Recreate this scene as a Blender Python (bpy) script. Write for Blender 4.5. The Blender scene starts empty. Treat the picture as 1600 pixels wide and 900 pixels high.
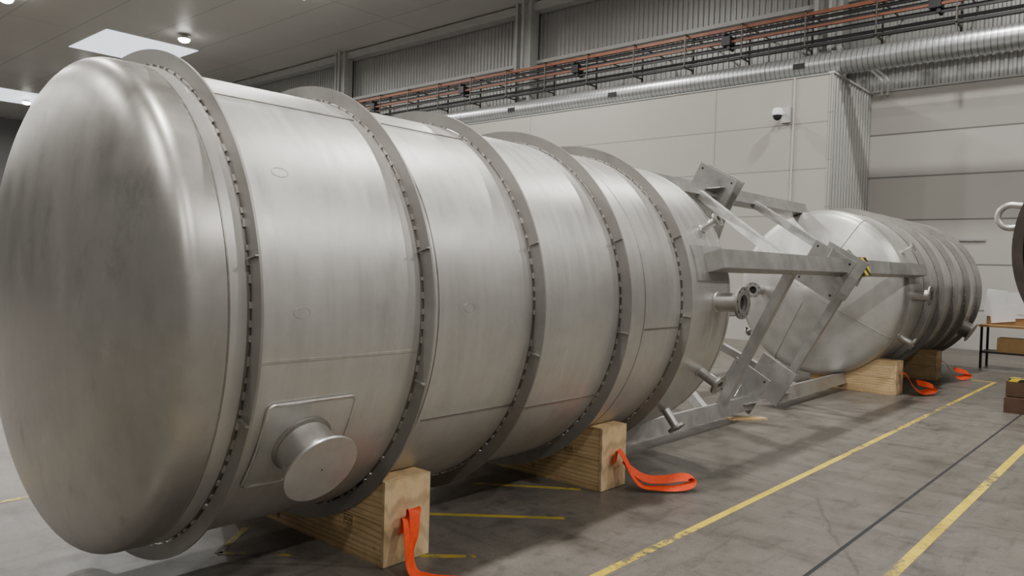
import bpy, bmesh, math, random
from mathutils import Vector, Matrix
random.seed(4)
SC=bpy.context.scene
COL=SC.collection
pi=math.pi

# ------------------------------------------------------------------ materials
def newmat(name):
    m=bpy.data.materials.new(name); m.use_nodes=True
    nt=m.node_tree; b=nt.nodes["Principled BSDF"]
    return m,nt,b
def N(nt,t,**kw):
    n=nt.nodes.new(t)
    for k,v in kw.items(): setattr(n,k,v)
    return n
def L(nt,a,b): nt.links.new(a,b)
def coords(nt,scale=(1,1,1),kind='Object'):
    tc=N(nt,"ShaderNodeTexCoord"); mp=N(nt,"ShaderNodeMapping")
    mp.inputs['Scale'].default_value=scale
    L(nt,tc.outputs[kind],mp.inputs['Vector']); return mp.outputs[0]
def noise(nt,vec,scale,detail=4,rough=.55):
    n=N(nt,"ShaderNodeTexNoise"); n.inputs['Scale'].default_value=scale
    n.inputs['Detail'].default_value=detail; n.inputs['Roughness'].default_value=rough
    L(nt,vec,n.inputs['Vector']); return n.outputs['Fac']
def ramp(nt,fac,stops):
    r=N(nt,"ShaderNodeValToRGB"); e=r.color_ramp.elements
    while len(e)<len(stops): e.new(.5)
    for i,(p,c) in enumerate(stops):
        e[i].position=p; e[i].color=(c[0],c[1],c[2],1)
    L(nt,fac,r.inputs[0]); return r.outputs[0]
def g(v): return (v,v,v)
def mix(nt,fac,a,b,mode='MIX'):
    m=N(nt,"ShaderNodeMix",data_type='RGBA',blend_type=mode)
    for s,v in ((m.inputs[0],fac),(m.inputs[6],a),(m.inputs[7],b)):
        if hasattr(v,'links'): L(nt,v,s)
        else: s.default_value=v if not isinstance(v,tuple) else (v[0],v[1],v[2],1)
    return m.outputs[2]
def bump(nt,h,b,strength=.3,dist=.01):
    bp=N(nt,"ShaderNodeBump"); bp.inputs['Strength'].default_value=strength; bp.inputs['Distance'].default_value=dist
    L(nt,h,bp.inputs['Height']); L(nt,bp.outputs[0],b.inputs['Normal'])

def steel(name,base=(.56,.55,.53),metal=.85,r0=.34,r1=.52,streak=(2,14,14),var=.16,smin=.86,bs=.06,stain=None):
    m,nt,b=newmat(name)
    v1=coords(nt,streak); v2=coords(nt)
    n1=noise(nt,v1,1.2,6,.65); n2=noise(nt,v2,1.1,4,.55); n3=noise(nt,v2,6,6,.65)
    lo=tuple(c*(1-var) for c in base); hi=tuple(min(1,c*(1+var*.7)) for c in base)
    c=ramp(nt,n2,[(.3,lo),(.7,hi)])
    c=mix(nt,1.0,c,ramp(nt,n1,[(.3,g(smin)),(.62,g(1.0))]),'MULTIPLY')
    c=mix(nt,1.0,c,ramp(nt,n3,[(.28,g(.90)),(.55,g(1.0))]),'MULTIPLY')
    if stain:
        n4=noise(nt,coords(nt,stain[0]),stain[1],8,.7)
        c=mix(nt,1.0,c,ramp(nt,n4,[(.32,g(stain[2])),(.44,g(1.0)),(.60,g(1.0)),(.68,g(1.12))]),'MULTIPLY')
    L(nt,c,b.inputs['Base Color']); b.inputs['Metallic'].default_value=metal
    ad=N(nt,"ShaderNodeMath",operation='ADD'); L(nt,n2,ad.inputs[0]); L(nt,n1,ad.inputs[1])
    ma=N(nt,"ShaderNodeMapRange"); ma.inputs['From Min'].default_value=.7; ma.inputs['From Max'].default_value=1.3
    ma.inputs['To Min'].default_value=r0; ma.inputs['To Max'].default_value=r1
    L(nt,ad.outputs[0],ma.inputs[0]); L(nt,ma.outputs[0],b.inputs['Roughness'])
    bump(nt,n1,b,bs,.01)
    return m
M_shell=steel("brushed_shell_steel",(.60,.59,.568),.72,.36,.50,(12,.6,.6),.07,.90,.07,((2.2,.5,.5),1.8,.86))
M_head=steel("brushed_head_steel",(.485,.47,.445),.84,.31,.46,(2,4,1.2),.11,.87,.04,((1.6,1.2,.9),2.4,.76))
M_ring=steel("ring_steel",(.385,.375,.355),.72,.38,.55,(3,3,3),.12)
M_weld=steel("weld_bead_steel",(.64,.62,.59),.85,.3,.5,(20,20,20),.25)
M_seam=steel("weld_seam_steel",(.36,.345,.32),.85,.3,.5,(20,20,20),.25)
M_mark=steel("etched_mark_steel",(.45,.44,.42),.7,.4,.55,(20,20,20),.2)
M_tint_shade=steel("heat_tint_gap_shade_steel",(.22,.205,.185),.8,.4,.6,(9,9,9),.3)  # weld heat tint, darkened to paint in the shade of the ring gap
M_frame=steel("frame_steel",(.50,.495,.48),.76,.34,.5,(6,6,6),.12,.85,.05,((1,1,1),5,.8))
M_flange=steel("flange_steel",(.57,.56,.54),.82,.33,.45,(6,6,6),.08)

def simple(name,col,rough=.6,metal=0,var=.08,scale=3,bumpv=0):
    m,nt,b=newmat(name); v=coords(nt)
    n=noise(nt,v,scale,5,.6)
    c=ramp(nt,n,[(.3,tuple(x*(1-var) for x in col)),(.7,tuple(min(1,x*(1+var)) for x in col))])
    L(nt,c,b.inputs['Base Color']); b.inputs['Roughness'].default_value=rough; b.inputs['Metallic'].default_value=metal
    if bumpv: bump(nt,n,b,bumpv,.01)
    return m
M_black=simple("dark_interior",(.02,.02,.02),.8)
M_darkrail=simple("black_painted_rail",(.022,.021,.023),.5,.2)
M_bracket=simple("brown_grey_bracket",(.11,.098,.085),.5,.3)
M_redrail=simple("oxide_red_rail",(.20,.075,.04),.55,.1,.2)
M_strap=simple("orange_webbing",(.90,.075,.012),.6,0,.12,30,.2)
M_white=simple("white_paint",(.50,.50,.48),.5)
M_far=simple("dim_grey_cladding",(.20,.20,.20),.6,.1,.1,.4)
M_ltgrey=simple("light_grey_cladding",(.40,.40,.40),.45,.1,.05)
M_corr=simple("corrugated_grey",(.36,.36,.35),.45,.2,.10,.6)
M_corr2=simple("corrugated_side_cladding",(.38,.38,.365),.42,.25,.06,.6)
M_colm=simple("column_paint",(.40,.40,.39),.5)
M_ink=simple("stamp_ink",(.07,.04,.02),.8)
M_rust=simple("dark_primed_steel",(.05,.04,.033),.55,.3,.3)
M_paper=simple("white_paper",(.88,.89,.91),.7,0,.03)
M_card=simple("brown_board",(.36,.22,.09),.7,0,.15,8)
M_oldwood=simple("dark_old_timber",(.085,.045,.025),.75,0,.3,6)
def emis(name,col,s):
    m,nt,b=newmat(name); b.inputs['Emission Color'].default_value=(*col,1); b.inputs['Emission Strength'].default_value=s
    b.inputs['Base Color'].default_value=(*col,1); return m
M_lamp=emis("lamp_glow",(1,.97,.9),30)
M_sky=emis("skylight_glow",(.86,.92,1),1.5)

def panelmat(name,col,line,bw,bh,swap='YZ',mort=.012,off=0,rough=.45):
    m,nt,b=newmat(name)
    tc=N(nt,"ShaderNodeTexCoord"); sp=N(nt,"ShaderNodeSeparateXYZ"); cb=N(nt,"ShaderNodeCombineXYZ")
    L(nt,tc.outputs['Object'],sp.inputs[0])
    L(nt,sp.outputs['XYZ'.index(swap[0])],cb.inputs[0]); L(nt,sp.outputs['XYZ'.index(swap[1])],cb.inputs[1])
    br=N(nt,"ShaderNodeTexBrick"); br.offset=off; br.squash=1
    br.inputs['Scale'].default_value=1; br.inputs['Brick Width'].default_value=bw; br.inputs['Row Height'].default_value=bh
    br.inputs['Mortar Size'].default_value=mort; br.inputs['Mortar Smooth'].default_value=.3
    br.inputs['Color1'].default_value=(*col,1); br.inputs['Color2'].default_value=(*[c*.97 for c in col],1); br.inputs['Mortar'].default_value=(*line,1)
    L(nt,cb.outputs[0],br.inputs['Vector'])
    n=noise(nt,coords(nt),.4,4,.6); c3=ramp(nt,n,[(.3,g(.92)),(.7,g(1.0))])
    L(nt,mix(nt,1.0,br.outputs[0],c3,'MULTIPLY'),b.inputs['Base Color'])
    b.inputs['Roughness'].default_value=rough
    return m
M_panel=panelmat("sandwich_panel_wall",(.435,.425,.39),(.25,.25,.23),6.3,1.1,'YZ',.016)
M_door=panelmat("sectional_door_panel",(.50,.49,.455),(.20,.20,.19),30,1.1,'YZ',.024)
M_ceil=panelmat("ceiling_panel",(.52,.51,.49),(.30,.30,.29),12,2.4,'YX',.025)

# concrete floor
M_floor,nt,b=newmat("stained_concrete_floor")
v=coords(nt); vs=coords(nt,(1,.25,1)); vt=coords(nt,(.2,1.3,1))
n1=noise(nt,v,.30,6,.6); n2=noise(nt,v,2.2,10,.72); n3=noise(nt,vs,4,9,.74); n4=noise(nt,v,55,3,.6); n5=noise(nt,vt,7,10,.76); n6=noise(nt,v,8,8,.7)
c=ramp(nt,n1,[(.32,(.118,.105,.090)),(.52,(.152,.138,.120)),(.72,(.195,.178,.156))])
c=mix(nt,1.0,c,ramp(nt,n2,[(.32,g(.60)),(.44,g(.92)),(.58,g(1.03)),(.70,g(1.2))]),'MULTIPLY')
c=mix(nt,1.0,c,ramp(nt,n3,[(.36,g(.70)),(.47,g(1.0)),(.64,g(1.15))]),'MULTIPLY')
c=mix(nt,1.0,c,ramp(nt,n5,[(.38,g(.75)),(.46,g(1.0)),(.60,g(1.0)),(.66,g(1.3))]),'MULTIPLY')
c=mix(nt,1.0,c,ramp(nt,n6,[(.36,g(.76)),(.46,g(1.0))]),'MULTIPLY')
c=mix(nt,1.0,c,ramp(nt,n4,[(.3,g(.80)),(.6,g(1.0))]),'MULTIPLY')
vo=N(nt,"ShaderNodeTexVoronoi",feature='DISTANCE_TO_EDGE'); vo.inputs['Scale'].default_value=.45
nn=N(nt,"ShaderNodeTexNoise"); L(nt,v,nn.inputs['Vector']); nn.inputs['Scale'].default_value=2
wv=mix(nt,.12,coords(nt),nn.outputs['Color']); L(nt,wv,vo.inputs['Vector'])
c=mix(nt,1.0,c,ramp(nt,vo.outputs['Distance'],[(.0,g(.60)),(.005,g(1.0))]),'MULTIPLY')
L(nt,c,b.inputs['Base Color'])
L(nt,ramp(nt,n2,[(.3,g(.30)),(.7,g(.50))]),b.inputs['Roughness']); bump(nt,n4,b,.15,.004)

def yellow(name,sc,lo,hi,col,und):
    m,nt,b=newmat(name)
    v=coords(nt); n=noise(nt,v,sc,9,.72); n2=noise(nt,v,1.0,3,.5)
    mm=N(nt,"ShaderNodeMath",operation='ADD'); L(nt,n,mm.inputs[0]); L(nt,n2,mm.inputs[1])
    f=ramp(nt,mm.outputs[0],[(lo,g(0)),(hi,g(1))])
    c=mix(nt,f,und,col)
    n3=noise(nt,v,3,5,.6); c=mix(nt,1.0,c,ramp(nt,n3,[(.3,g(.65)),(.6,g(1))]),'MULTIPLY')
    L(nt,c,b.inputs['Base Color']); b.inputs['Roughness'].default_value=.5; return m
M_yel=yellow("worn_yellow_paint",18,.82,.95,(.74,.55,.04),(.16,.14,.10))
M_yel2=yellow("very_worn_yellow_paint",9,.90,1.10,(.42,.32,.04),(.14,.125,.105))

# wood
def woodmat(name,c1,c2,sc):
    m,nt,b=newmat(name); v=coords(nt,sc)
    n=noise(nt,v,1.6,6,.65)
    w=N(nt,"ShaderNodeTexWave",wave_type='BANDS',bands_direction='Z'); w.inputs['Scale'].default_value=1.6
    w.inputs['Distortion'].default_value=6; w.inputs['Detail'].default_value=4; L(nt,v,w.inputs['Vector'])
    c=ramp(nt,n,[(.3,c1),(.7,c2)])
    c=mix(nt,1.0,c,ramp(nt,w.outputs['Fac'],[(.0,g(.72)),(.5,g(1.0))]),'MULTIPLY')
    vo=N(nt,"ShaderNodeTexVoronoi"); vo.inputs['Scale'].default_value=4.2; L(nt,coords(nt),vo.inputs['Vector'])
    c=mix(nt,1.0,c,ramp(nt,vo.outputs['Distance'],[(.05,(.38,.22,.13)),(.13,g(1.0))]),'MULTIPLY')
    c=mix(nt,1.0,c,ramp(nt,noise(nt,coords(nt),5,6,.7),[(.3,g(.78)),(.55,g(1.0))]),'MULTIPLY')
    L(nt,c,b.inputs['Base Color']); b.inputs['Roughness'].default_value=.65; bump(nt,w.outputs['Fac'],b,.12,.004)
    return m
M_wood=woodmat("pine_timber",(.56,.37,.17),(.76,.56,.31),(6,1.0,6))
M_wood2=woodmat("pine_board",(.60,.42,.21),(.78,.60,.36),(6,6,1.2))

# galvanised spiral duct
M_duct,nt,b=newmat("galvanised_spiral_duct")
v=coords(nt); w=N(nt,"ShaderNodeTexWave",wave_type='BANDS',bands_direction='Y'); w.inputs['Scale'].default_value=2.6; L(nt,v,w.inputs['Vector'])
n=noise(nt,v,1.5,3,.6)
c=ramp(nt,n,[(.3,(.44,.46,.47)),(.7,(.53,.55,.56))]); c=mix(nt,1.0,c,ramp(nt,w.outputs['Fac'],[(0,g(.45)),(.16,g(1.0))]),'MULTIPLY')
L(nt,c,b.inputs['Base Color']); b.inputs['Metallic'].default_value=.8; b.inputs['Roughness'].default_value=.36; bump(nt,w.outputs['Fac'],b,.14,.01)

# hazard tape
M_tape,nt,b=newmat("hazard_tape")
v=coords(nt); w=N(nt,"ShaderNodeTexWave",wave_type='BANDS',bands_direction='DIAGONAL'); w.inputs['Scale'].default_value=3.2; L(nt,v,w.inputs['Vector'])
c=ramp(nt,w.outputs['Fac'],[(.48,(.02,.02,.02)),(.52,(.75,.55,.02))]); L(nt,c,b.inputs['Base Color'])

# ------------------------------------------------------------------ mesh helpers
ORIG={}
def mk(name,bm,mat,parent=None,origin=(0,0,0),smooth=40,label=None,category=None,kind=None,group=None,mat2=None):
    origin=Vector(origin)
    bmesh.ops.recalc_face_normals(bm,faces=bm.faces)
    bmesh.ops.translate(bm,verts=bm.verts,vec=-origin)
    me=bpy.data.meshes.new(name); bm.to_mesh(me); bm.free()
    if mat: me.materials.append(mat)
    if mat2: me.materials.append(mat2)
    if smooth:
        for p in me.polygons: p.use_smooth=True
        me.set_sharp_from_angle(angle=math.radians(smooth))
    o=bpy.data.objects.new(name,me); COL.objects.link(o)
    if parent is not None:
        o.parent=parent; o.location=origin-ORIG[parent.name]
    else: o.location=origin
    ORIG[o.name]=origin.copy()
    if label: o['label']=label
    if category: o['category']=category
    if kind: o['kind']=kind
    if group: o['group']=group
    return o
def child(name,bm,mat,parent,smooth=40,label=None,kind=None,mat2=None):
    return mk(name,bm,mat,parent,ORIG[parent.name],smooth,label,None,kind,None,mat2)
def empty(name,loc,label,category,group=None):
    o=bpy.data.objects.new(name,None); o.location=loc; o.empty_display_size=.2; COL.objects.link(o)
    ORIG[o.name]=Vector(loc); o['label']=label; o['category']=category
    if group: o['group']=group
    return o
def box(bm,lo,hi):
    vs=[bm.verts.new((x,y,z)) for x in (lo[0],hi[0]) for y in (lo[1],hi[1]) for z in (lo[2],hi[2])]
    for f in ((0,1,3,2),(4,6,7,5),(0,4,5,1),(2,3,7,6),(0,2,6,4),(1,5,7,3)): bm.faces.new([vs[i] for i in f])
def obox(bm,c,a,b2,c2):
    c=Vector(c);a=Vector(a);b2=Vector(b2);c2=Vector(c2)
    vs=[bm.verts.new(c+a*i+b2*j+c2*k) for i in (-1,1) for j in (-1,1) for k in (-1,1)]
    for f in ((0,1,3,2),(4,6,7,5),(0,4,5,1),(2,3,7,6),(0,2,6,4),(1,5,7,3)): bm.faces.new([vs[i] for i in f])
def beam(bm,p0,p1,w,h,up=(0,0,1)):
    p0=Vector(p0);p1=Vector(p1);d=(p1-p0); l=d.length; d.normalize()
    s=d.cross(Vector(up))
    if s.length<1e-3: s=d.cross(Vector((1,0,0)))
    s.normalize(); u=s.cross(d)
    obox(bm,(p0+p1)/2,d*l/2,s*w/2,u*h/2)
def lathe(bm,p0,axis,prof,seg=48,closed=False,mi=0):
    p0=Vector(p0);a=Vector(axis).normalized()
    u=a.cross(Vector((0,0,1)))
    if u.length<1e-3: u=a.cross(Vector((0,1,0)))
    u.normalize(); w=a.cross(u)
    rings=[]
    for t,r in prof:
        if r<1e-6: rings.append([bm.verts.new(p0+a*t)])
        else: rings.append([bm.verts.new(p0+a*t+(u*math.cos(2*pi*i/seg)+w*math.sin(2*pi*i/seg))*r) for i in range(seg)])
    pairs=list(zip(rings[:-1],rings[1:]))
    if closed: pairs.append((rings[-1],rings[0]))
    for A,B in pairs:
        for i in range(seg):
            j=(i+1)%seg
            if len(A)==1 and len(B)==1: continue
            if len(A)==1: f_=bm.faces.new([A[0],B[i],B[j]])
            elif len(B)==1: f_=bm.faces.new([A[i],B[0],A[j]])
            else: f_=bm.faces.new([A[i],B[i],B[j],A[j]])
            f_.material_index=mi
def cyl(bm,p0,p1,r,seg=24):
    p0=Vector(p0);p1=Vector(p1); l=(p1-p0).length
    lathe(bm,p0,p1-p0,[(0,0),(0,r),(l,r),(l,0)],seg)
def tubepath(bm,pts,r,seg=10):
    pts=[Vector(p) for p in pts]; rings=[]
    prev=None
    for i,p in enumerate(pts):
        d=(pts[min(i+1,len(pts)-1)]-pts[max(i-1,0)])
        if d.length<1e-9: d=Vector((1,0,0))
        d.normalize()
        u=d.cross(Vector((0,0,1))) if prev is None else prev-d*prev.dot(d)
        if u.length<1e-3: u=d.cross(Vector((0,1,0)))
        u.normalize(); prev=u; w=d.cross(u)
        rings.append([bm.verts.new(p+(u*math.cos(2*pi*k/seg)+w*math.sin(2*pi*k/seg))*r) for k in range(seg)])
    for A,B in zip(rings[:-1],rings[1:]):
        for k in range(seg): bm.faces.new([A[k],B[k],B[(k+1)%seg],A[(k+1)%seg]])
    bm.faces.new(rings[0]); bm.faces.new(rings[-1])
def catmull(pts,n=8):
    P=[Vector(p) for p in pts]; P=[P[0]*2-P[1]]+P+[P[-1]*2-P[-2]]; out=[]
    for i in range(1,len(P)-2):
        for k in range(n):
            t=k/n; a,b2,c2,d=P[i-1],P[i],P[i+1],P[i+2]
            out.append(.5*((2*b2)+(c2-a)*t+(2*a-5*b2+4*c2-d)*t*t+(3*b2-a-3*c2+d)*t**3))
    out.append(P[-2]); return out
def BM(): return bmesh.new()
def boxobj(name,lo,hi,mat,**kw):
    bm=BM(); box(bm,lo,hi); c=[(lo[0]+hi[0])/2,(lo[1]+hi[1])/2,lo[2]]
    return mk(name,bm,mat,origin=kw.pop('origin',c),smooth=0,**kw)

# ------------------------------------------------------------------ room
XB=21.2; XF=18.35; YC=6.51; ZP=6.4; CZ=11.2
Y0,Y1,X0R=-14,64,-14
S=dict(kind="structure")
boxobj("floor",(X0R,Y0,-.2),(XB+.6,Y1,0),M_floor,origin=(0,0,0),**S)
boxobj("ceiling",(X0R,Y0,CZ),(XB+.6,Y1,CZ+.2),M_ceil,origin=(0,0,0),**S)
boxobj("wall_near",(X0R-.2,Y0,0),(X0R,Y1,CZ),M_far,**S)
boxobj("wall_right",(X0R,Y0-.2,0),(XB+.6,Y0,CZ),M_ltgrey,**S)
boxobj("wall_left",(X0R,Y1,0),(XB+.6,Y1+.2,CZ),M_far,**S)
boxobj("wall_partition",(XF,YC,0),(XF+.15,46,ZP),M_panel,origin=(0,9.42-6.3,-.2),**S)
boxobj("wall_recess",(XB,Y0,0),(XB+.15,YC+.15,ZP+.05),M_door,origin=(0,-12,-.15),**S)
def corr(bm,p0,du,width,z0,z1,pitch=.2,depth=.04,nrm=(1,0,0)):
    p0=Vector(p0);du=Vector(du);nrm=Vector(nrm); n=int(width/pitch); pts=[]
    for i in range(n):
        for a,d in ((0,0),(.35,0),(.5,1),(.85,1)): pts.append(p0+du*(i+a)*pitch+nrm*depth*d)
    A=[bm.verts.new((p.x,p.y,z0)) for p in pts];B=[bm.verts.new((p.x,p.y,z1)) for p in pts]
    for i in range(len(pts)-1): bm.faces.new([A[i],A[i+1],B[i+1],B[i]])
bm=BM(); corr(bm,(XB+.45,Y0,0),(0,1,0),Y1-Y0,ZP-.3,CZ,.18,.04,(-1,0,0)); mk("wall_back",bm,M_corr,smooth=0,**S)
bm=BM(); corr(bm,(XF+.02,YC,0),(1,0,0),XB-XF,0,ZP,.20,.05,(0,-1,0)); mk("wall_partition_side",bm,M_corr2,smooth=0,**S)
boxobj("trim_1",(XF-.03,YC-.07,ZP),(XB+.3,YC+.06,ZP+.05),M_white,**S)
boxobj("trim_2",(XF-.02,YC-.05,ZP),(XF+.2,46,ZP+.03),M_colm,**S)
boxobj("trim_3",(XF-.02,YC-.05,0),(XF+.03,YC+.04,ZP),M_panel,**S)
boxobj("trim_4",(XB-.03,Y0,ZP+.05),(XB+.45,YC-.05,ZP+.10),M_colm,**S)
boxobj("ceiling_partition",(XF+.2,YC+.06,ZP-.1),(XB+.4,46,ZP-.02),M_white,**S)
k=5
for y in (7.6,18.45,29.5,40.5):
    bm=BM(); box(bm,(XB-.25,y-.38,ZP),(XB+.2,y-.26,CZ)); box(bm,(XB-.25,y+.26,ZP),(XB+.2,y+.38,CZ)); box(bm,(XB-.05,y-.26,ZP),(XB+.02,y+.26,CZ))
    mk("trim_%d"%k,bm,M_colm,origin=(XB,y,ZP),smooth=0,**S); k+=1
    bm=BM(); cyl(bm,(XB-.35,y-.1,ZP),(XB-.35,y-.1,CZ),.06,12); mk("downpipe",bm,M_colm,origin=(XB-.35,y-.1,ZP),label="grey painted rainwater downpipe on a wall column",category="pipe")
boxobj("trim_%d"%k,(XB-.1,Y0,CZ-.35),(XB+.35,Y1,CZ-.05),M_colm,**S); k+=1
boxobj("trim_%d"%k,(XB+.1,Y0,9.0),(XB+.38,Y1,9.12),M_colm,**S); k+=1
w=1
for (x0,y0) in ((12.9,34.8),(12.9,52.5),(2,34.8),(-2,-9)):  # last two skylights are out of view, added for soft light
    boxobj("window_%d"%w,(x0,y0,CZ-.02),(x0+4,y0+4.4,CZ-.005),M_sky,**S); w+=1

LP=490
def lamp(x,y):
    r=empty("high_bay_lamp",(x,y,CZ-.3),"round white high-bay ceiling lamp, lit","lamp","high-bay lamps under the ceiling")
    bm=BM(); lathe(bm,(x,y,CZ-.2),(0,0,1),[(0,.24),(.06,.24),(.12,.12),(.17,.08),(.17,0)],24); child("lamp_housing",bm,M_white,r)
    bm=BM(); lathe(bm,(x,y,CZ-.2),(0,0,1),[(-.16,0),(-.15,.10),(-.11,.19),(-.04,.24),(-.005,.24),(-.005,0)],24); child("lamp_lens",bm,M_lamp,r)
    bm=BM(); cyl(bm,(x,y,CZ-.05),(x,y,CZ),.03,8); child("hanger",bm,M_colm,r)
    ld=bpy.data.lights.new("bulb",'AREA'); ld.shape='DISK'; ld.size=.5; ld.energy=LP; ld.color=(1,.968,.915); ld.spread=math.radians(175)
    lo=bpy.data.objects.new("bulb",ld); COL.objects.link(lo); lo.parent=r; lo.location=(0,0,-.09)
for y in (-7,3.5,14,23.8,32.8,44,54.9): lamp(15.3 if y!=54.9 else 15.7,y)
for x in (-5,2,8.8):
    for y in (-7,3.5,14,24.3,33.2,45,56): lamp(x,y)

# ------------------------------------------------------------------ vessels
YT,ZT,RO,R=4.25,1.4346,1.335,1.248
RINGS=[1.713,2.692,3.595,4.539,5.403]
S0,S1=1.50,6.20
MX=18.05
LEGS=[(15.5,8.80,1.335,1.17,.36),(107,8.92,1.315,1.33,.40),(195.5,8.80,1.335,1.17,.36),(-74.5,8.62,1.325,1.115,.345)]
def vessel(mapX,label,near):
    flip = mapX(1)-mapX(0)
    def P(s,ang,r):
        a=math.radians(ang); return Vector((mapX(s),YT-r*math.cos(a),ZT+r*math.sin(a)))
    def rad(ang):
        a=math.radians(ang); return Vector((0,-math.cos(a),math.sin(a)))
    def tan(ang):
        a=math.radians(ang); return Vector((0,math.sin(a),math.cos(a)))
    ax=Vector((flip,0,0))
    root=empty("steel_tank",(mapX((S0+S1)/2),YT,0),label,"tank","stiffened stainless steel tanks on timber blocks")
    O=(mapX(0),YT,ZT)
    bm=BM(); lathe(bm,O,ax,[(S0+.115,R),(2.2,R),(3.1,R),(4,R),(5,R),(S1,R)],144); child("shell",bm,M_shell,root)
    a=.27; prof=[(S0+.115,R),(S0+.05,R)]; n=2.35
    for i in range(25):
        th=i/24*pi/2
        prof.append((S0-a*math.sin(th)**(2/n),R*math.cos(th)**(2/n) if i<24 else 0))
    bm=BM(); lathe(bm,O,ax,prof,144); child("dished_end",bm,M_head,root,60)
    cone=[(0,R)]
    kr=.20; slope=math.atan2(.34,R)
    for i in range(1,13):
        t=(pi/2-slope)*i/12
        cone.append((kr*math.sin(t),R-kr+kr*math.cos(t)))
    t0,r0=cone[-1]
    for i in range(1,13):
        q=i/12; cone.append((t0+(r0*math.tan(slope))*(1-(1-q)**1.15),r0*(1-q)))
    cone[-1]=(cone[-1][0],0)
    bm=BM(); lathe(bm,O,ax,[(S1+t,r) for t,r in cone],144); child("conical_end",bm,M_shell,root,60)
    for s in (S0+.11,2.80,4.86,S1):
        bm=BM(); lathe(bm,O,ax,[(s-.006,R-.001),(s-.003,R+.003),(s+.003,R+.003),(s+.006,R-.001)],144); child("weld_seam",bm,M_seam,root)
    for s0,s1,an in ((1.74,2.66,-8.8),(2.83,3.57,-28.8),(3.63,4.50,-31),(4.88,5.37,-8.2),(2.75,3.55,60),(1.75,2.65,58),(3.63,4.5,75)):
        bm=BM(); obox(bm,P((s0+s1)/2,an,R+.001),Vector(((s1-s0)/2,0,0)),rad(an)*.0035,tan(an)*.006)
        child("weld_seam",bm,M_weld if an==-8.8 else M_seam,root)
    for an in (60,-30,150,-120):
        pts=[P(S1+t+.002,an,r_+.001) for t,r_ in cone if r_>.1]
        bm=BM(); tubepath(bm,pts,.006,6); child("weld_seam",bm,M_mark,root)
    for s,an in ((1.95,32.3),(1.96,1.1),(3.03,1.1)):
        pts=[]
        for i in range(33):
            t=2*pi*i/32; pts.append(P(s+.043*math.cos(t),an+math.degrees(.026*math.sin(t)/R),R))
        bm=BM(); tubepath(bm,pts,.0014,5); child("oval_mark",bm,M_mark,root)
    for idx,s in enumerate(RINGS):
        bm=BM(); lathe(bm,O,ax,[(s-.006,R+.010),(s-.006,RO),(s+.006,RO),(s+.006,R+.010)],144,True)
        ring=child("stiffening_ring",bm,M_ring,root,30)
        bm=BM(); lathe(bm,O,ax,[(s-.024,R-.001),(s-.020,R+.0012),(s+.018,R+.0012),(s+.022,R-.001)],144); child("heat_tint_gap_shade_band",bm,M_tint_shade,ring)  # heat tint strip that also paints the shaded gap under the ring
        bm=BM(); nb=96
        for i in range(nb):
            if random.random()<.08: continue
            an=360*(i+random.uniform(-.25,.25))/nb+idx*1.3; c=P(s-.010,an,R+.004)
            obox(bm,c,ax*.006,rad(an)*.008,tan(an)*random.uniform(.009,.022))
        child("stitch_weld",bm,M_weld,ring,30,kind="stuff")
        for an in (12+idx*3,-20+idx*4):
            bm=BM(); obox(bm,P(s-.014,an,(R+RO)/2+.01),ax*.010,rad(an)*.035,tan(an)*.004)
            child("splice_bar",bm,M_ring,ring,0)
    mc,ma=2.075,-29.3
    def patch(bm,s0,s1,a0,a1,r0,r1,n=10,rc=0):
        lo=[];hi=[]
        half=abs(a1-a0)/2*pi/180*R
        A_=[]
        for i in range(n+1):
            q=i/n
            if rc: q=.5-.5*math.cos(pi*q)
            A_.append(q)
        for q in A_:
            an=a0+(a1-a0)*q; ins=0
            if rc:
                dd=min(q,1-q)*2*half
                if dd<rc: ins=rc-math.sqrt(max(0,rc*rc-(rc-dd)**2))
            lo.append((bm.verts.new(P(s0+ins,an,r0)),bm.verts.new(P(s1-ins,an,r0))))
            hi.append((bm.verts.new(P(s0+ins,an,r1)),bm.verts.new(P(s1-ins,an,r1))))
        for i in range(n):
            bm.faces.new([hi[i][0],hi[i][1],hi[i+1][1],hi[i+1][0]]); bm.faces.new([lo[i][0],lo[i+1][0],lo[i+1][1],lo[i][1]])
            bm.faces.new([lo[i][0],hi[i][0],hi[i+1][0],lo[i+1][0]]); bm.faces.new([lo[i][1],lo[i+1][1],hi[i+1][1],hi[i][1]])
        bm.faces.new([lo[0][0],lo[0][1],hi[0][1],hi[0][0]]); bm.faces.new([lo[n][0],hi[n][0],hi[n][1],lo[n][1]])
        return [v.co.copy() for v in [h[0] for h in hi]+[h[1] for h in hi[::-1]]]
    axn=rad(ma); C0=P(mc,ma,0)
    bm=BM(); lathe(bm,C0,axn,[(R-.03,.140),(1.43,.140),(1.43,.128),(R-.03,.128)],64,True); mw=child("manway_neck",bm,M_flange,root)
    bm=BM(); per=patch(bm,1.835,2.315,-18.2,-40.2,R-.002,R+.008,28,.035); child("reinforcing_pad",bm,M_shell,mw,20)
    bm=BM(); tubepath(bm,per+[per[0]],.008,6); child("pad_weld",bm,M_weld,mw)
    bm=BM(); lathe(bm,C0,axn,[(R+.0,.155),(R+.012,.155),(R+.022,.142),(R+.022,.13)],64); child("neck_weld",bm,M_seam,mw)
    bm=BM(); lathe(bm,C0,axn,[(1.43,0),(1.43,.187),(1.433,.19),(1.443,.19),(1.446,.187),(1.446,0)],64); lathe(bm,C0,axn,[(1.4465,0),(1.4465,.004),(1.448,.004),(1.448,0)],10,False,1); child("blind_cover",bm,M_flange,mw,40,None,None,M_black)
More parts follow.
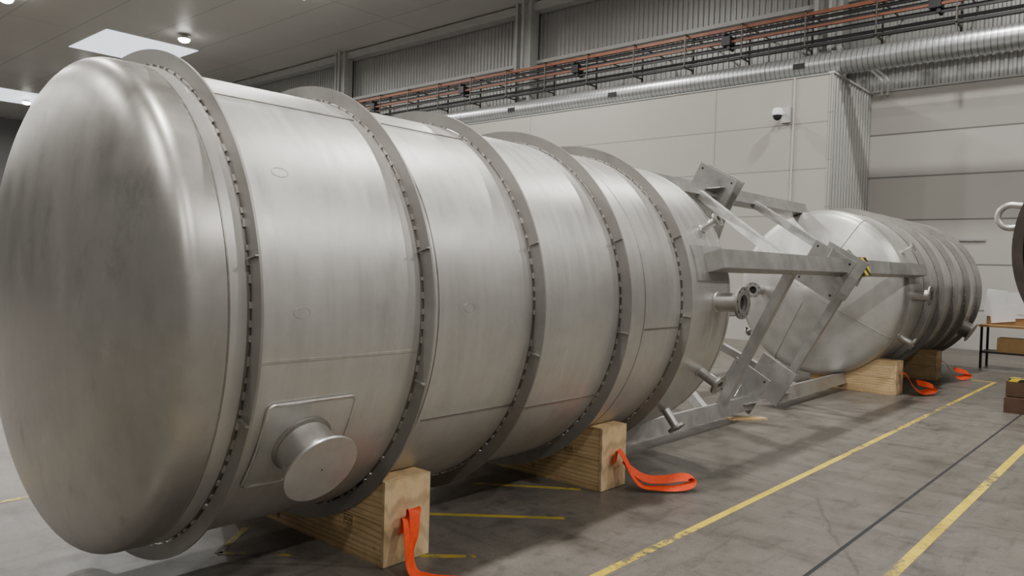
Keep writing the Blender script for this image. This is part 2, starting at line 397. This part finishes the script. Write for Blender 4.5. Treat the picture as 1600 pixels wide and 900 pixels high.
    def nozzle(s,an,tip,pr,frd,base=R-.03,C=None,A=None):
        if C is None: C=P(s,an,0); A=rad(an)
        bm=BM(); lathe(bm,C,A,[(base,pr),(R+.004,pr+.01),(R+.012,pr),(tip-.02,pr),(tip-.02,pr*.8),(base,pr*.8)] if base<2 else [(base,pr),(tip-.02,pr),(tip-.02,pr*.8),(base,pr*.8)],32,True)
        nz=child("nozzle",bm,M_flange,root)
        bm=BM(); lathe(bm,C,A,[(tip-.022,pr*.85),(tip-.022,frd),(tip,frd),(tip,pr*1.3),(tip+.004,pr*1.3),(tip+.004,pr*.85)],32,True)
        if frd>.1:
            u=A.cross(Vector((.3,.2,.9))).normalized(); w=A.cross(u)
            for k2 in range(8):
                t=2*pi*k2/8+.2; c=C+A*tip+(u*math.cos(t)+w*math.sin(t))*(frd*.84)
                lathe(bm,c-A*.001,A,[(0,0),(0,.009),(.002,.009),(.002,0)],10,False,1)
        child("flange",bm,M_ring,nz,40,None,None,M_black)
        bm=BM(); lathe(bm,C,A,[(tip-.03,0),(tip-.03,pr*.84)],24); child("bore",bm,M_black,nz)
    nozzle(6.0,0.5,1.48,.08,.135)
    nozzle(6.02,-28.5,1.46,.045,.09)
    nozzle(5.98,-50.5,1.45,.04,.08)
    nozzle(6.0,30,1.42,.032,.065)
    nozzle(6.0,-150,1.42,.035,.075)
    nozzle(0,0,6.80,.07,.12,6.35,Vector((mapX(0),YT+.80,ZT)),ax)
    LW=.08
    legs=[]
    for an,F,LR,pc,hd in LEGS:
        rd,tg=rad(an),tan(an)
        st=6.05 if an==107 else 5.84
        bm=BM(); obox(bm,P((st+F)/2,an,LR),Vector(((F-st)/2,0,0)),rd*LW,tg*LW)
        leg=child("support_leg",bm,M_frame,root,0); legs.append(leg)
        da=math.degrees(.15/R)
        bm=BM(); patch(bm,st-.18,6.20,an-da,an+da,R-.002,max(R+.012,LR-LW+.004),6); child("leg_pad",bm,M_frame,leg,20)
        c=P(F+.0125,an,pc)
        d1=(rd+tg).normalized()*hd/math.sqrt(2); d2=(rd-tg).normalized()*hd/math.sqrt(2)
        bm=BM(); obox(bm,c,ax*.0125,d1,d2)
        for i1,i2 in ((1,1),(1,-1),(-1,1),(-1,-1)):
            cc=c+(d1*i1+d2*i2)*.80-ax*.0135
            lathe(bm,cc,-ax,[(0,0),(0,.013),(.002,.013),(.002,0)],12,False,1)
        child("base_plate",bm,M_frame,leg,0,None,None,M_black)
        for sg,dv in ((1,tg),(-1,tg),(-1,rd)):
            b0=P(F,an,LR)+dv*sg*LW
            th=(rd if dv is tg else tg)*.006
            w_=.14
            tri=[b0-ax*.26,b0,b0+dv*sg*w_,b0+dv*sg*w_-ax*.03,b0-ax*.26+dv*sg*.03]
            bm=BM()
            A=[bm.verts.new(p+th) for p in tri];B=[bm.verts.new(p-th) for p in tri]
            bm.faces.new(A);bm.faces.new(B[::-1])
            for q in range(5): bm.faces.new([A[q],B[q],B[(q+1)%5],A[(q+1)%5]])
            child("gusset",bm,M_frame,leg,0)
    if near: br=[(107,8.6,1.30,15.5,7.5,1.31),(15.5,7.6,1.31,-74.5,7.95,1.3),(-74.5,7.6,1.3,195.5,8.5,1.31),(195.5,7.6,1.31,107,7.9,1.30)]
    else: br=[(107,7.9,1.30,15.5,8.62,1.31),(15.5,8.55,1.31,-74.5,8.45,1.3),(-74.5,7.9,1.3,195.5,8.6,1.31),(195.5,7.9,1.31,107,8.6,1.30)]
    for a0,s0,r0,a1,s1,r1 in br:
        bm=BM(); beam(bm,P(s0,a0,r0),P(s1,a1,r1),.095,.095,(1,0,0)); child("brace",bm,M_frame,root,0)
    return root,legs,P
t1,l1,P1=vessel(lambda s:s,"large brushed stainless steel tank with stiffening rings, lying on timber blocks",True)
t2,l2,P2=vessel(lambda s:MX-s,"stainless steel ringed tank lying beyond, its legs meeting the other tank",False)
bm=BM()
a=math.radians(15.5); rd=Vector((0,-math.cos(a),math.sin(a))); tg=Vector((0,math.sin(a),math.cos(a)))
obox(bm,P2(MX-9.46,15.5,1.335),Vector((.13,0,0)),rd*.084,tg*.11)
child("hazard_tape",bm,M_tape,l2[0],0,label="yellow and black hazard tape")

# ------------------------------------------------------------------ timber blocks
def block(x0,x1,yn,lab,h=.485,ye=None):
    root=empty("timber_block",((x0+x1)/2,yn+.9,0),lab,"timber block","timber cradle blocks under the tanks")
    if ye is None: ye=YT+(YT-yn)
    rc=R+.004
    def arc(y):
        dy=abs(y-YT); return ZT-math.sqrt(rc*rc-dy*dy) if dy<rc else 99
    def piece(nm,ya,yb,zb,zt):
        n=26; top=[(ya+(yb-ya)*i/n,min(zt,arc(ya+(yb-ya)*i/n))) for i in range(n+1)]
        bm=BM(); A=[]
        for x in (x0,x1):
            A.append(([bm.verts.new((x,y,z)) for y,z in top],[bm.verts.new((x,y,zb)) for y,z in top]))
        (u0,d0),(u1,d1)=A
        for i in range(n):
            bm.faces.new([u0[i],u0[i+1],u1[i+1],u1[i]]); bm.faces.new([d0[i],d1[i],d1[i+1],d0[i+1]])
            bm.faces.new([u0[i],d0[i],d0[i+1],u0[i+1]]); bm.faces.new([u1[i],u1[i+1],d1[i+1],d1[i]])
        bm.faces.new([u0[0],u1[0],d1[0],d0[0]]); bm.faces.new([u0[-1],d0[-1],d1[-1],u1[-1]])
        child(nm,bm,M_wood,root,0)
    piece("lower_beam",yn,ye,0,.235)
    lim=math.sqrt(rc*rc-(ZT-.245)**2)
    piece("upper_beam",yn,YT-lim,.239,h)
    if ye>YT+lim+.05: piece("upper_beam",YT+lim,ye,.239,h)
    bm=BM(); box(bm,(x0-.004,yn-.022,.004),(x1+.004,yn-.002,h-.002)); child("end_board",bm,M_wood2,root,0)
    return root
b1=block(2.702,3.03,3.31,"pale pine timber block with curved saddle under the tank")
b2=block(4.80,5.12,3.32,"pale pine timber block with curved saddle and ink stamp")
b3=block(11.86,12.19,3.15,"pine timber block under the far tank",.485,YT+.1)
b4=block(14.16,14.49,3.15,"pine timber block under the far tank",.485,YT+.1)
def stamp(root,x,y,z):
    t=.003; bm=BM()
    for (a0,a1,c0,c1) in ((-.04,.04,.022,.022+t),(-.04,.04,-.026,-.026+t),(-.04,-.04+t,-.026,.024),(.04-t,.04,-.026,.024),(-.002,.001,-.026,.024)):
        box(bm,(x-.0015,y+a0,z+c0),(x+.001,y+a1,z+c1))
    for yy in (-.03,-.018,.012,.025):
        box(bm,(x-.0015,y+yy,z-.012),(x+.001,y+yy+.005,z+.012))
    child("ink_stamp",bm,M_ink,root,0,kind="stuff")
stamp(b1,2.702,3.62,.20); stamp(b2,4.80,3.62,.28)

# ------------------------------------------------------------------ straps
def strap(paths,wd,width,lab,name="lifting_strap"):
    bm=BM()
    for pts in paths:
        P_=catmull(pts,8); rows=[]
        W0=Vector(wd[0]).normalized(); W1=Vector(wd[1]).normalized()
        for i,p in enumerate(P_):
            q=i/(len(P_)-1)
            d=(P_[min(i+1,len(P_)-1)]-P_[max(i-1,0)]).normalized()
            wv=W0.lerp(W1,min(1,max(0,(q-.3)/.3)))
            s=wv-d*wv.dot(d); s.normalize(); n=d.cross(s)*.002
            rows.append([bm.verts.new(p+s*width/2+n),bm.verts.new(p-s*width/2+n),bm.verts.new(p-s*width/2-n),bm.verts.new(p+s*width/2-n)])
        for A,B in zip(rows[:-1],rows[1:]):
            for k2 in range(4): bm.faces.new([A[k2],B[k2],B[(k2+1)%4],A[(k2+1)%4]])
        bm.faces.new(rows[0]);bm.faces.new(rows[-1])
    pts=paths[0]
    return mk(name,bm,M_strap,origin=(pts[-1][0],pts[-1][1],0),smooth=50,label=lab,category="strap",group="orange lifting straps")
strap([[(2.86,3.275,.20),(2.86,3.245,.30),(2.84,3.20,.31),(2.81,3.165,.20),(2.775,3.15,.10),(2.77,3.10,.02),(2.80,3.02,.006),(2.86,2.93,.006),(2.93,2.84,.006)],
 [(2.83,3.275,.18),(2.82,3.235,.26),(2.79,3.19,.27),(2.75,3.14,.17),(2.725,3.10,.06),(2.735,3.04,.014),(2.78,2.97,.014),(2.84,2.89,.014)]],((1,.15,0),(.8,.6,0)),.085,"bright orange flat webbing strap hanging from a timber block")
strap([[(4.94,3.28,.20),(4.94,3.25,.31),(4.97,3.20,.24),(5.00,3.15,.13),(5.05,3.09,.045),(5.14,2.99,.03),(5.24,2.90,.03),(5.33,2.84,.05),(5.37,2.85,.085),(5.33,2.90,.10),(5.22,2.99,.085),(5.11,3.09,.09),(5.04,3.18,.15),(5.01,3.24,.22)]],((1,.3,.0),(.65,.55,.5)),.085,"bright orange flat webbing strap looped on the floor")
for xo,yo in ((12.00,-.06),(14.32,-.06)):
    strap([[(xo,3.17+yo,.32),(xo+.02,3.10+yo,.30),(xo+.08,3.02+yo,.14),(xo+.18,2.94+yo,.05),(xo+.34,2.85+yo,.06),(xo+.46,2.83+yo,.10),(xo+.34,2.9+yo,.15),(xo+.2,3.0+yo,.18)]],((1,.3,0),(.3,.6,.8)),.10,"orange webbing strap lying beside the far block")

# ------------------------------------------------------------------ floor marks
def strip(p0,p1,w,mat,lab,name="floor_line",h=.002,cat="floor marking"):
    bm=BM(); p0=Vector((*p0,0));p1=Vector((*p1,0)); d=(p1-p0).normalized(); s=Vector((-d.y,d.x,0))
    obox(bm,(p0+p1)/2+Vector((0,0,h/2)),(p1-p0)/2,s*w/2,Vector((0,0,h/2)))
    return mk(name,bm,mat,origin=(0,0,0),smooth=0,label=lab,category=cat)
strip((-6,2.40),(14.83,2.40),.056,M_yel,"long yellow painted line on the concrete floor")
strip((-6,1.22),(20,1.22),.066,M_yel,"long yellow painted line beside the floor groove")
strip((-6,1.57),(21,1.57),.024,M_black,"dark narrow expansion groove across the concrete","floor_groove",.001,"floor groove")
strip((14.8,2.43),(14.8,3.6),.06,M_yel,"yellow painted line end on the concrete floor")
strip((-6,5.97),(2.6,5.97),.06,M_yel,"yellow painted line beyond the tank")
strip((2.17,4.12),(3.2,3.06),.045,M_yel2,"faded yellow diagonal floor marking")
strip((2.17,4.12),(2.50,4.40),.045,M_yel2,"faded yellow diagonal floor marking")
strip((3.5,3.83),(4.12,3.12),.045,M_yel2,"faded yellow diagonal floor marking")
strip((4.26,4.12),(4.75,3.45),.045,M_yel2,"faded yellow diagonal floor marking")
bm=BM(); obox(bm,(8.45,3.80,.012),Vector((.18,-.13,0)),Vector((.03,.05,0)),Vector((0,0,.0115)))
mk("wood_scrap",bm,M_wood,origin=(8.45,3.80,0),smooth=0,label="thin offcut of pine lying under the tank legs",category="wood")

# ------------------------------------------------------------------ duct, rails
XD,ZD,RD=18.72,6.72,.268
root=empty("ventilation_duct",(XD,10,ZP),"long galvanised spiral ventilation duct along the wall","duct")
bm=BM(); lathe(bm,(XD,-13.5,ZD),(0,1,0),[(0,0),(0,RD),(59,RD),(59,0)],40); child("duct_pipe",bm,M_duct,root)
for y in (0.5,4,8.2,11.5,15,19,23,27):
    bm=BM(); lathe(bm,(XD,y,ZD),(0,1,0),[(0,RD),(0,RD+.012),(.06,RD+.012),(.06,RD)],40,True); child("duct_clamp",bm,M_duct,root)
    bm=BM(); cyl(bm,(XD,y+.03,ZD+RD),(XD,y+.03,ZD+.75),.01,6); child("duct_hanger",bm,M_darkrail,root)
for y in (7.2,12.6,16.5):
    bm=BM(); box(bm,(XD-RD-.015,y,ZD-.07),(XD-RD+.06,y+.28,ZD+.05)); child("duct_grille",bm,M_black,root,0)

XR=19.6
root=empty("crane_power_rail",(XR,10,7.3),"rust-red and black conductor rails on brackets along the wall","rail")
for z,dx,w,h,mt,nm in ((8.30,0,.07,.09,M_redrail,"red_rail"),(8.20,.1,.07,.07,M_darkrail,"black_rail"),(8.10,.25,.07,.08,M_darkrail,"black_rail"),(8.01,0,.05,.05,M_darkrail,"black_rail"),(7.93,-.1,.06,.06,M_redrail,"red_rail"),(7.84,.1,.07,.07,M_darkrail,"black_rail"),(7.74,-.12,.05,.055,M_darkrail,"black_rail"),(7.62,.1,.06,.07,M_darkrail,"black_rail"),(7.50,.05,.10,.07,M_darkrail,"black_rail"),(8.42,.3,.05,.05,M_darkrail,"black_rail")):
    bm=BM(); box(bm,(XR+dx-w/2,-13.5,z-h/2),(XR+dx+w/2,45,z+h/2)); child(nm,bm,mt,root,0)
y=-6; i=0
while y<40:
    bm=BM(); box(bm,(XR-.16,y,7.38),(XR-.13,y+.03,8.36)); box(bm,(XR-.16,y,8.33),(XB+.4,y+.03,8.37)); box(bm,(XR-.16,y,7.42),(XR+.4,y+.03,7.46)); box(bm,(XR+.35,y,6.9),(XR+.4,y+.04,8.4))
    child("rail_bracket",bm,M_bracket,root,0)
    if i%3==0:
        bm=BM(); box(bm,(XR-.2,y+.33,7.84),(XR+.1,y+.58,8.08)); cyl(bm,(XR-.18,y+.38,7.76),(XR+.1,y+.38,7.76),.05,10); cyl(bm,(XR-.18,y+.54,8.16),(XR+.1,y+.54,8.16),.05,10)
        child("cable_trolley",bm,M_darkrail,root,30)
    y+=1.7; i+=1

# CCTV and conduit
YV,ZV=7.60,5.5
root=empty("security_camera",(XF,YV,ZV),"white dome security camera on a wall bracket","camera")
bm=BM(); box(bm,(XF-.08,YV-.16,ZV-.15),(XF,YV+.06,ZV+.22)); child("mount_box",bm,M_white,root,0)
bm=BM(); cyl(bm,(XF-.05,YV,ZV+.05),(XF-.38,YV+.02,ZV+.12),.035,12); lathe(bm,(XF-.38,YV+.02,ZV-.02),(0,0,1),[(0,.10),(.0,.125),(.1,.13),(.17,.09),(.19,0)],24); child("camera_arm",bm,M_paper,root)
bm=BM(); lathe(bm,(XF-.38,YV+.02,ZV-.02),(0,0,-1),[(0,.105),(.05,.10),(.1,.06),(.125,0)],24); child("camera_dome",bm,M_black,root)
bm=BM(); cyl(bm,(XF-.03,7.37,0),(XF-.03,7.37,ZP),.022,10); mk("conduit_pipe",bm,M_white,origin=(XF-.03,7.37,0),label="thin white conduit pipe down the panel wall",category="pipe")
for k2 in range(2):
    bm=BM(); tubepath(bm,catmull([(XB-.12,6.2-k2*.14,ZP-.05),(XB-.12,6.2-k2*.14,ZP+.3),(XB-.12,6.35-k2*.14,ZP+.5),(XB-.12,6.6,ZP+.75+k2*.12)],5),.035,8)
    mk("conduit_pipe",bm,M_white,origin=(XB-.12,6.2-k2*.14,ZP),label="bent white conduit pipe above the door wall",category="pipe")
bm=BM(); box(bm,(XB-.06,3.75,2.62),(XB-.03,4.35,2.67)); box(bm,(XB-.05,3.85,2.62),(XB,3.88,2.66)); box(bm,(XB-.05,4.2,2.62),(XB,4.23,2.66))
mk("door_handle",bm,M_ltgrey,origin=(XB,4,2.62),smooth=0,label="grey bar handle on the sectional door",category="handle")

# ------------------------------------------------------------------ dark vessel at the edge, lug, supports
VX,VY,VZ,VR=11.7,.14,2.12,1.64
root=empty("dark_vessel",(VX+2,VY,0),"dark primed steel vessel end with flange, on timber","vessel")
bm=BM(); lathe(bm,(VX,VY,VZ),(1,0,0),[(0,VR-.12),(0,VR),(.1,VR),(.1,VR-.12)],96,True); child("end_flange",bm,M_rust,root)
bm=BM(); lathe(bm,(VX+.02,VY,VZ),(1,0,0),[(-.05,0),(-.04,.8),(.0,VR-.2),(.05,VR-.1),(3.6,VR-.1),(3.7,VR-.3),(3.8,0)],96); child("vessel_body",bm,M_rust,root)
bm=BM()
cy,cz=VY+VR*math.cos(.25)+.08,VZ+VR*math.sin(.25)
pts=[(VX+.05,cy-.16,cz+.13),(VX+.05,cy,cz+.15)]+[(VX+.05,cy+.15*math.sin(t),cz+.15*math.cos(t)) for t in [pi*i/10 for i in range(1,10)]]+[(VX+.05,cy,cz-.15),(VX+.05,cy-.16,cz-.13)]
tubepath(bm,pts,.04,12); child("lifting_eye",bm,M_flange,root,label="bright steel lifting eye")
for x,zz in ((11.70,0),(11.92,0),(11.8,.2)):
    boxobj("timber_beam",(x-.1,.3,zz+.001),(x+.09,1.77,zz+.19),M_oldwood,label="dark brown timber support beam under the dark vessel",category="timber block",group="support beams under the dark vessel")
bm=BM(); box(bm,(11.7,1.52,.392),(11.9,1.74,.43)); mk("edge_protector",bm,M_tape,origin=(11.8,1.5,.392),smooth=0,label="small yellow and black striped pad on timber",category="protector")

# table with papers
TX=17.2
root=empty("work_table",(TX,2.7,0),"small work table with a wooden top","table")
bm=BM(); box(bm,(TX-.3,2.15,.80),(TX+.4,3.05,.84)); child("table_top",bm,M_card,root,0)
for x in (TX-.26,TX+.34):
    for y in (2.2,2.98):
        bm=BM(); box(bm,(x,y,0),(x+.04,y+.04,.80)); child("leg",bm,M_darkrail,root,0)
bm=BM(); box(bm,(TX-.26,2.2,.3),(TX+.38,3.02,.33)); child("lower_shelf",bm,M_darkrail,root,0)
root=empty("drawing_board",(TX,2.55,.842),"upright brown board with white paper drawings on a table","board")
bm=BM(); box(bm,(TX+.05,2.2,.842),(TX+.07,2.98,1.40)); child("board_panel",bm,M_card,root,0)
for (yc,zc,hw,hh,rot,dx) in ((2.84,1.25,.17,.26,.10,.036),(2.55,1.22,.20,.25,-.07,.040),(2.30,1.28,.15,.24,.16,.033),(2.72,1.04,.2,.15,-.15,.030)):
    bm=BM(); cr,sr=math.cos(rot),math.sin(rot)
    obox(bm,(TX+dx,yc,zc),(.0015,0,0),(0,hw*cr,hw*sr),(0,-hh*sr,hh*cr)); child("paper_sheet",bm,M_paper,root,0,"loose white paper drawing")
boxobj("cardboard_box",(TX-.2,2.3,.332),(TX+.2,2.75,.60),M_card,label="brown cardboard box on the table shelf",category="box")

# ------------------------------------------------------------------ world + camera
wd=bpy.data.worlds.new("world"); SC.world=wd; wd.use_nodes=True
wd.node_tree.nodes["Background"].inputs[0].default_value=(.6,.65,.7,1); wd.node_tree.nodes["Background"].inputs[1].default_value=.3
f,roll,pitch,yaw=1199.25,.0294,.0291,.7260
cy,sy,cp,sp=math.cos(yaw),math.sin(yaw),math.cos(pitch),math.sin(pitch)
Rt=Vector((sy,-cy,0)); F0=Vector((cp*cy,cp*sy,-sp)); Dn=Vector((-sp*cy,-sp*sy,-cp))
Rv=Rt*math.cos(roll)-Dn*math.sin(roll); Dv=Rt*math.sin(roll)+Dn*math.cos(roll); Uv=-Dv; Bv=-F0
cd=bpy.data.cameras.new("camera"); cd.sensor_width=36; cd.lens=f/1600*36; cd.clip_end=300; cd.clip_start=.05
co=bpy.data.objects.new("camera",cd); COL.objects.link(co)
co.matrix_world=Matrix(((Rv.x,Uv.x,Bv.x,0),(Rv.y,Uv.y,Bv.y,0),(Rv.z,Uv.z,Bv.z,1.7),(0,0,0,1)))
SC.camera=co
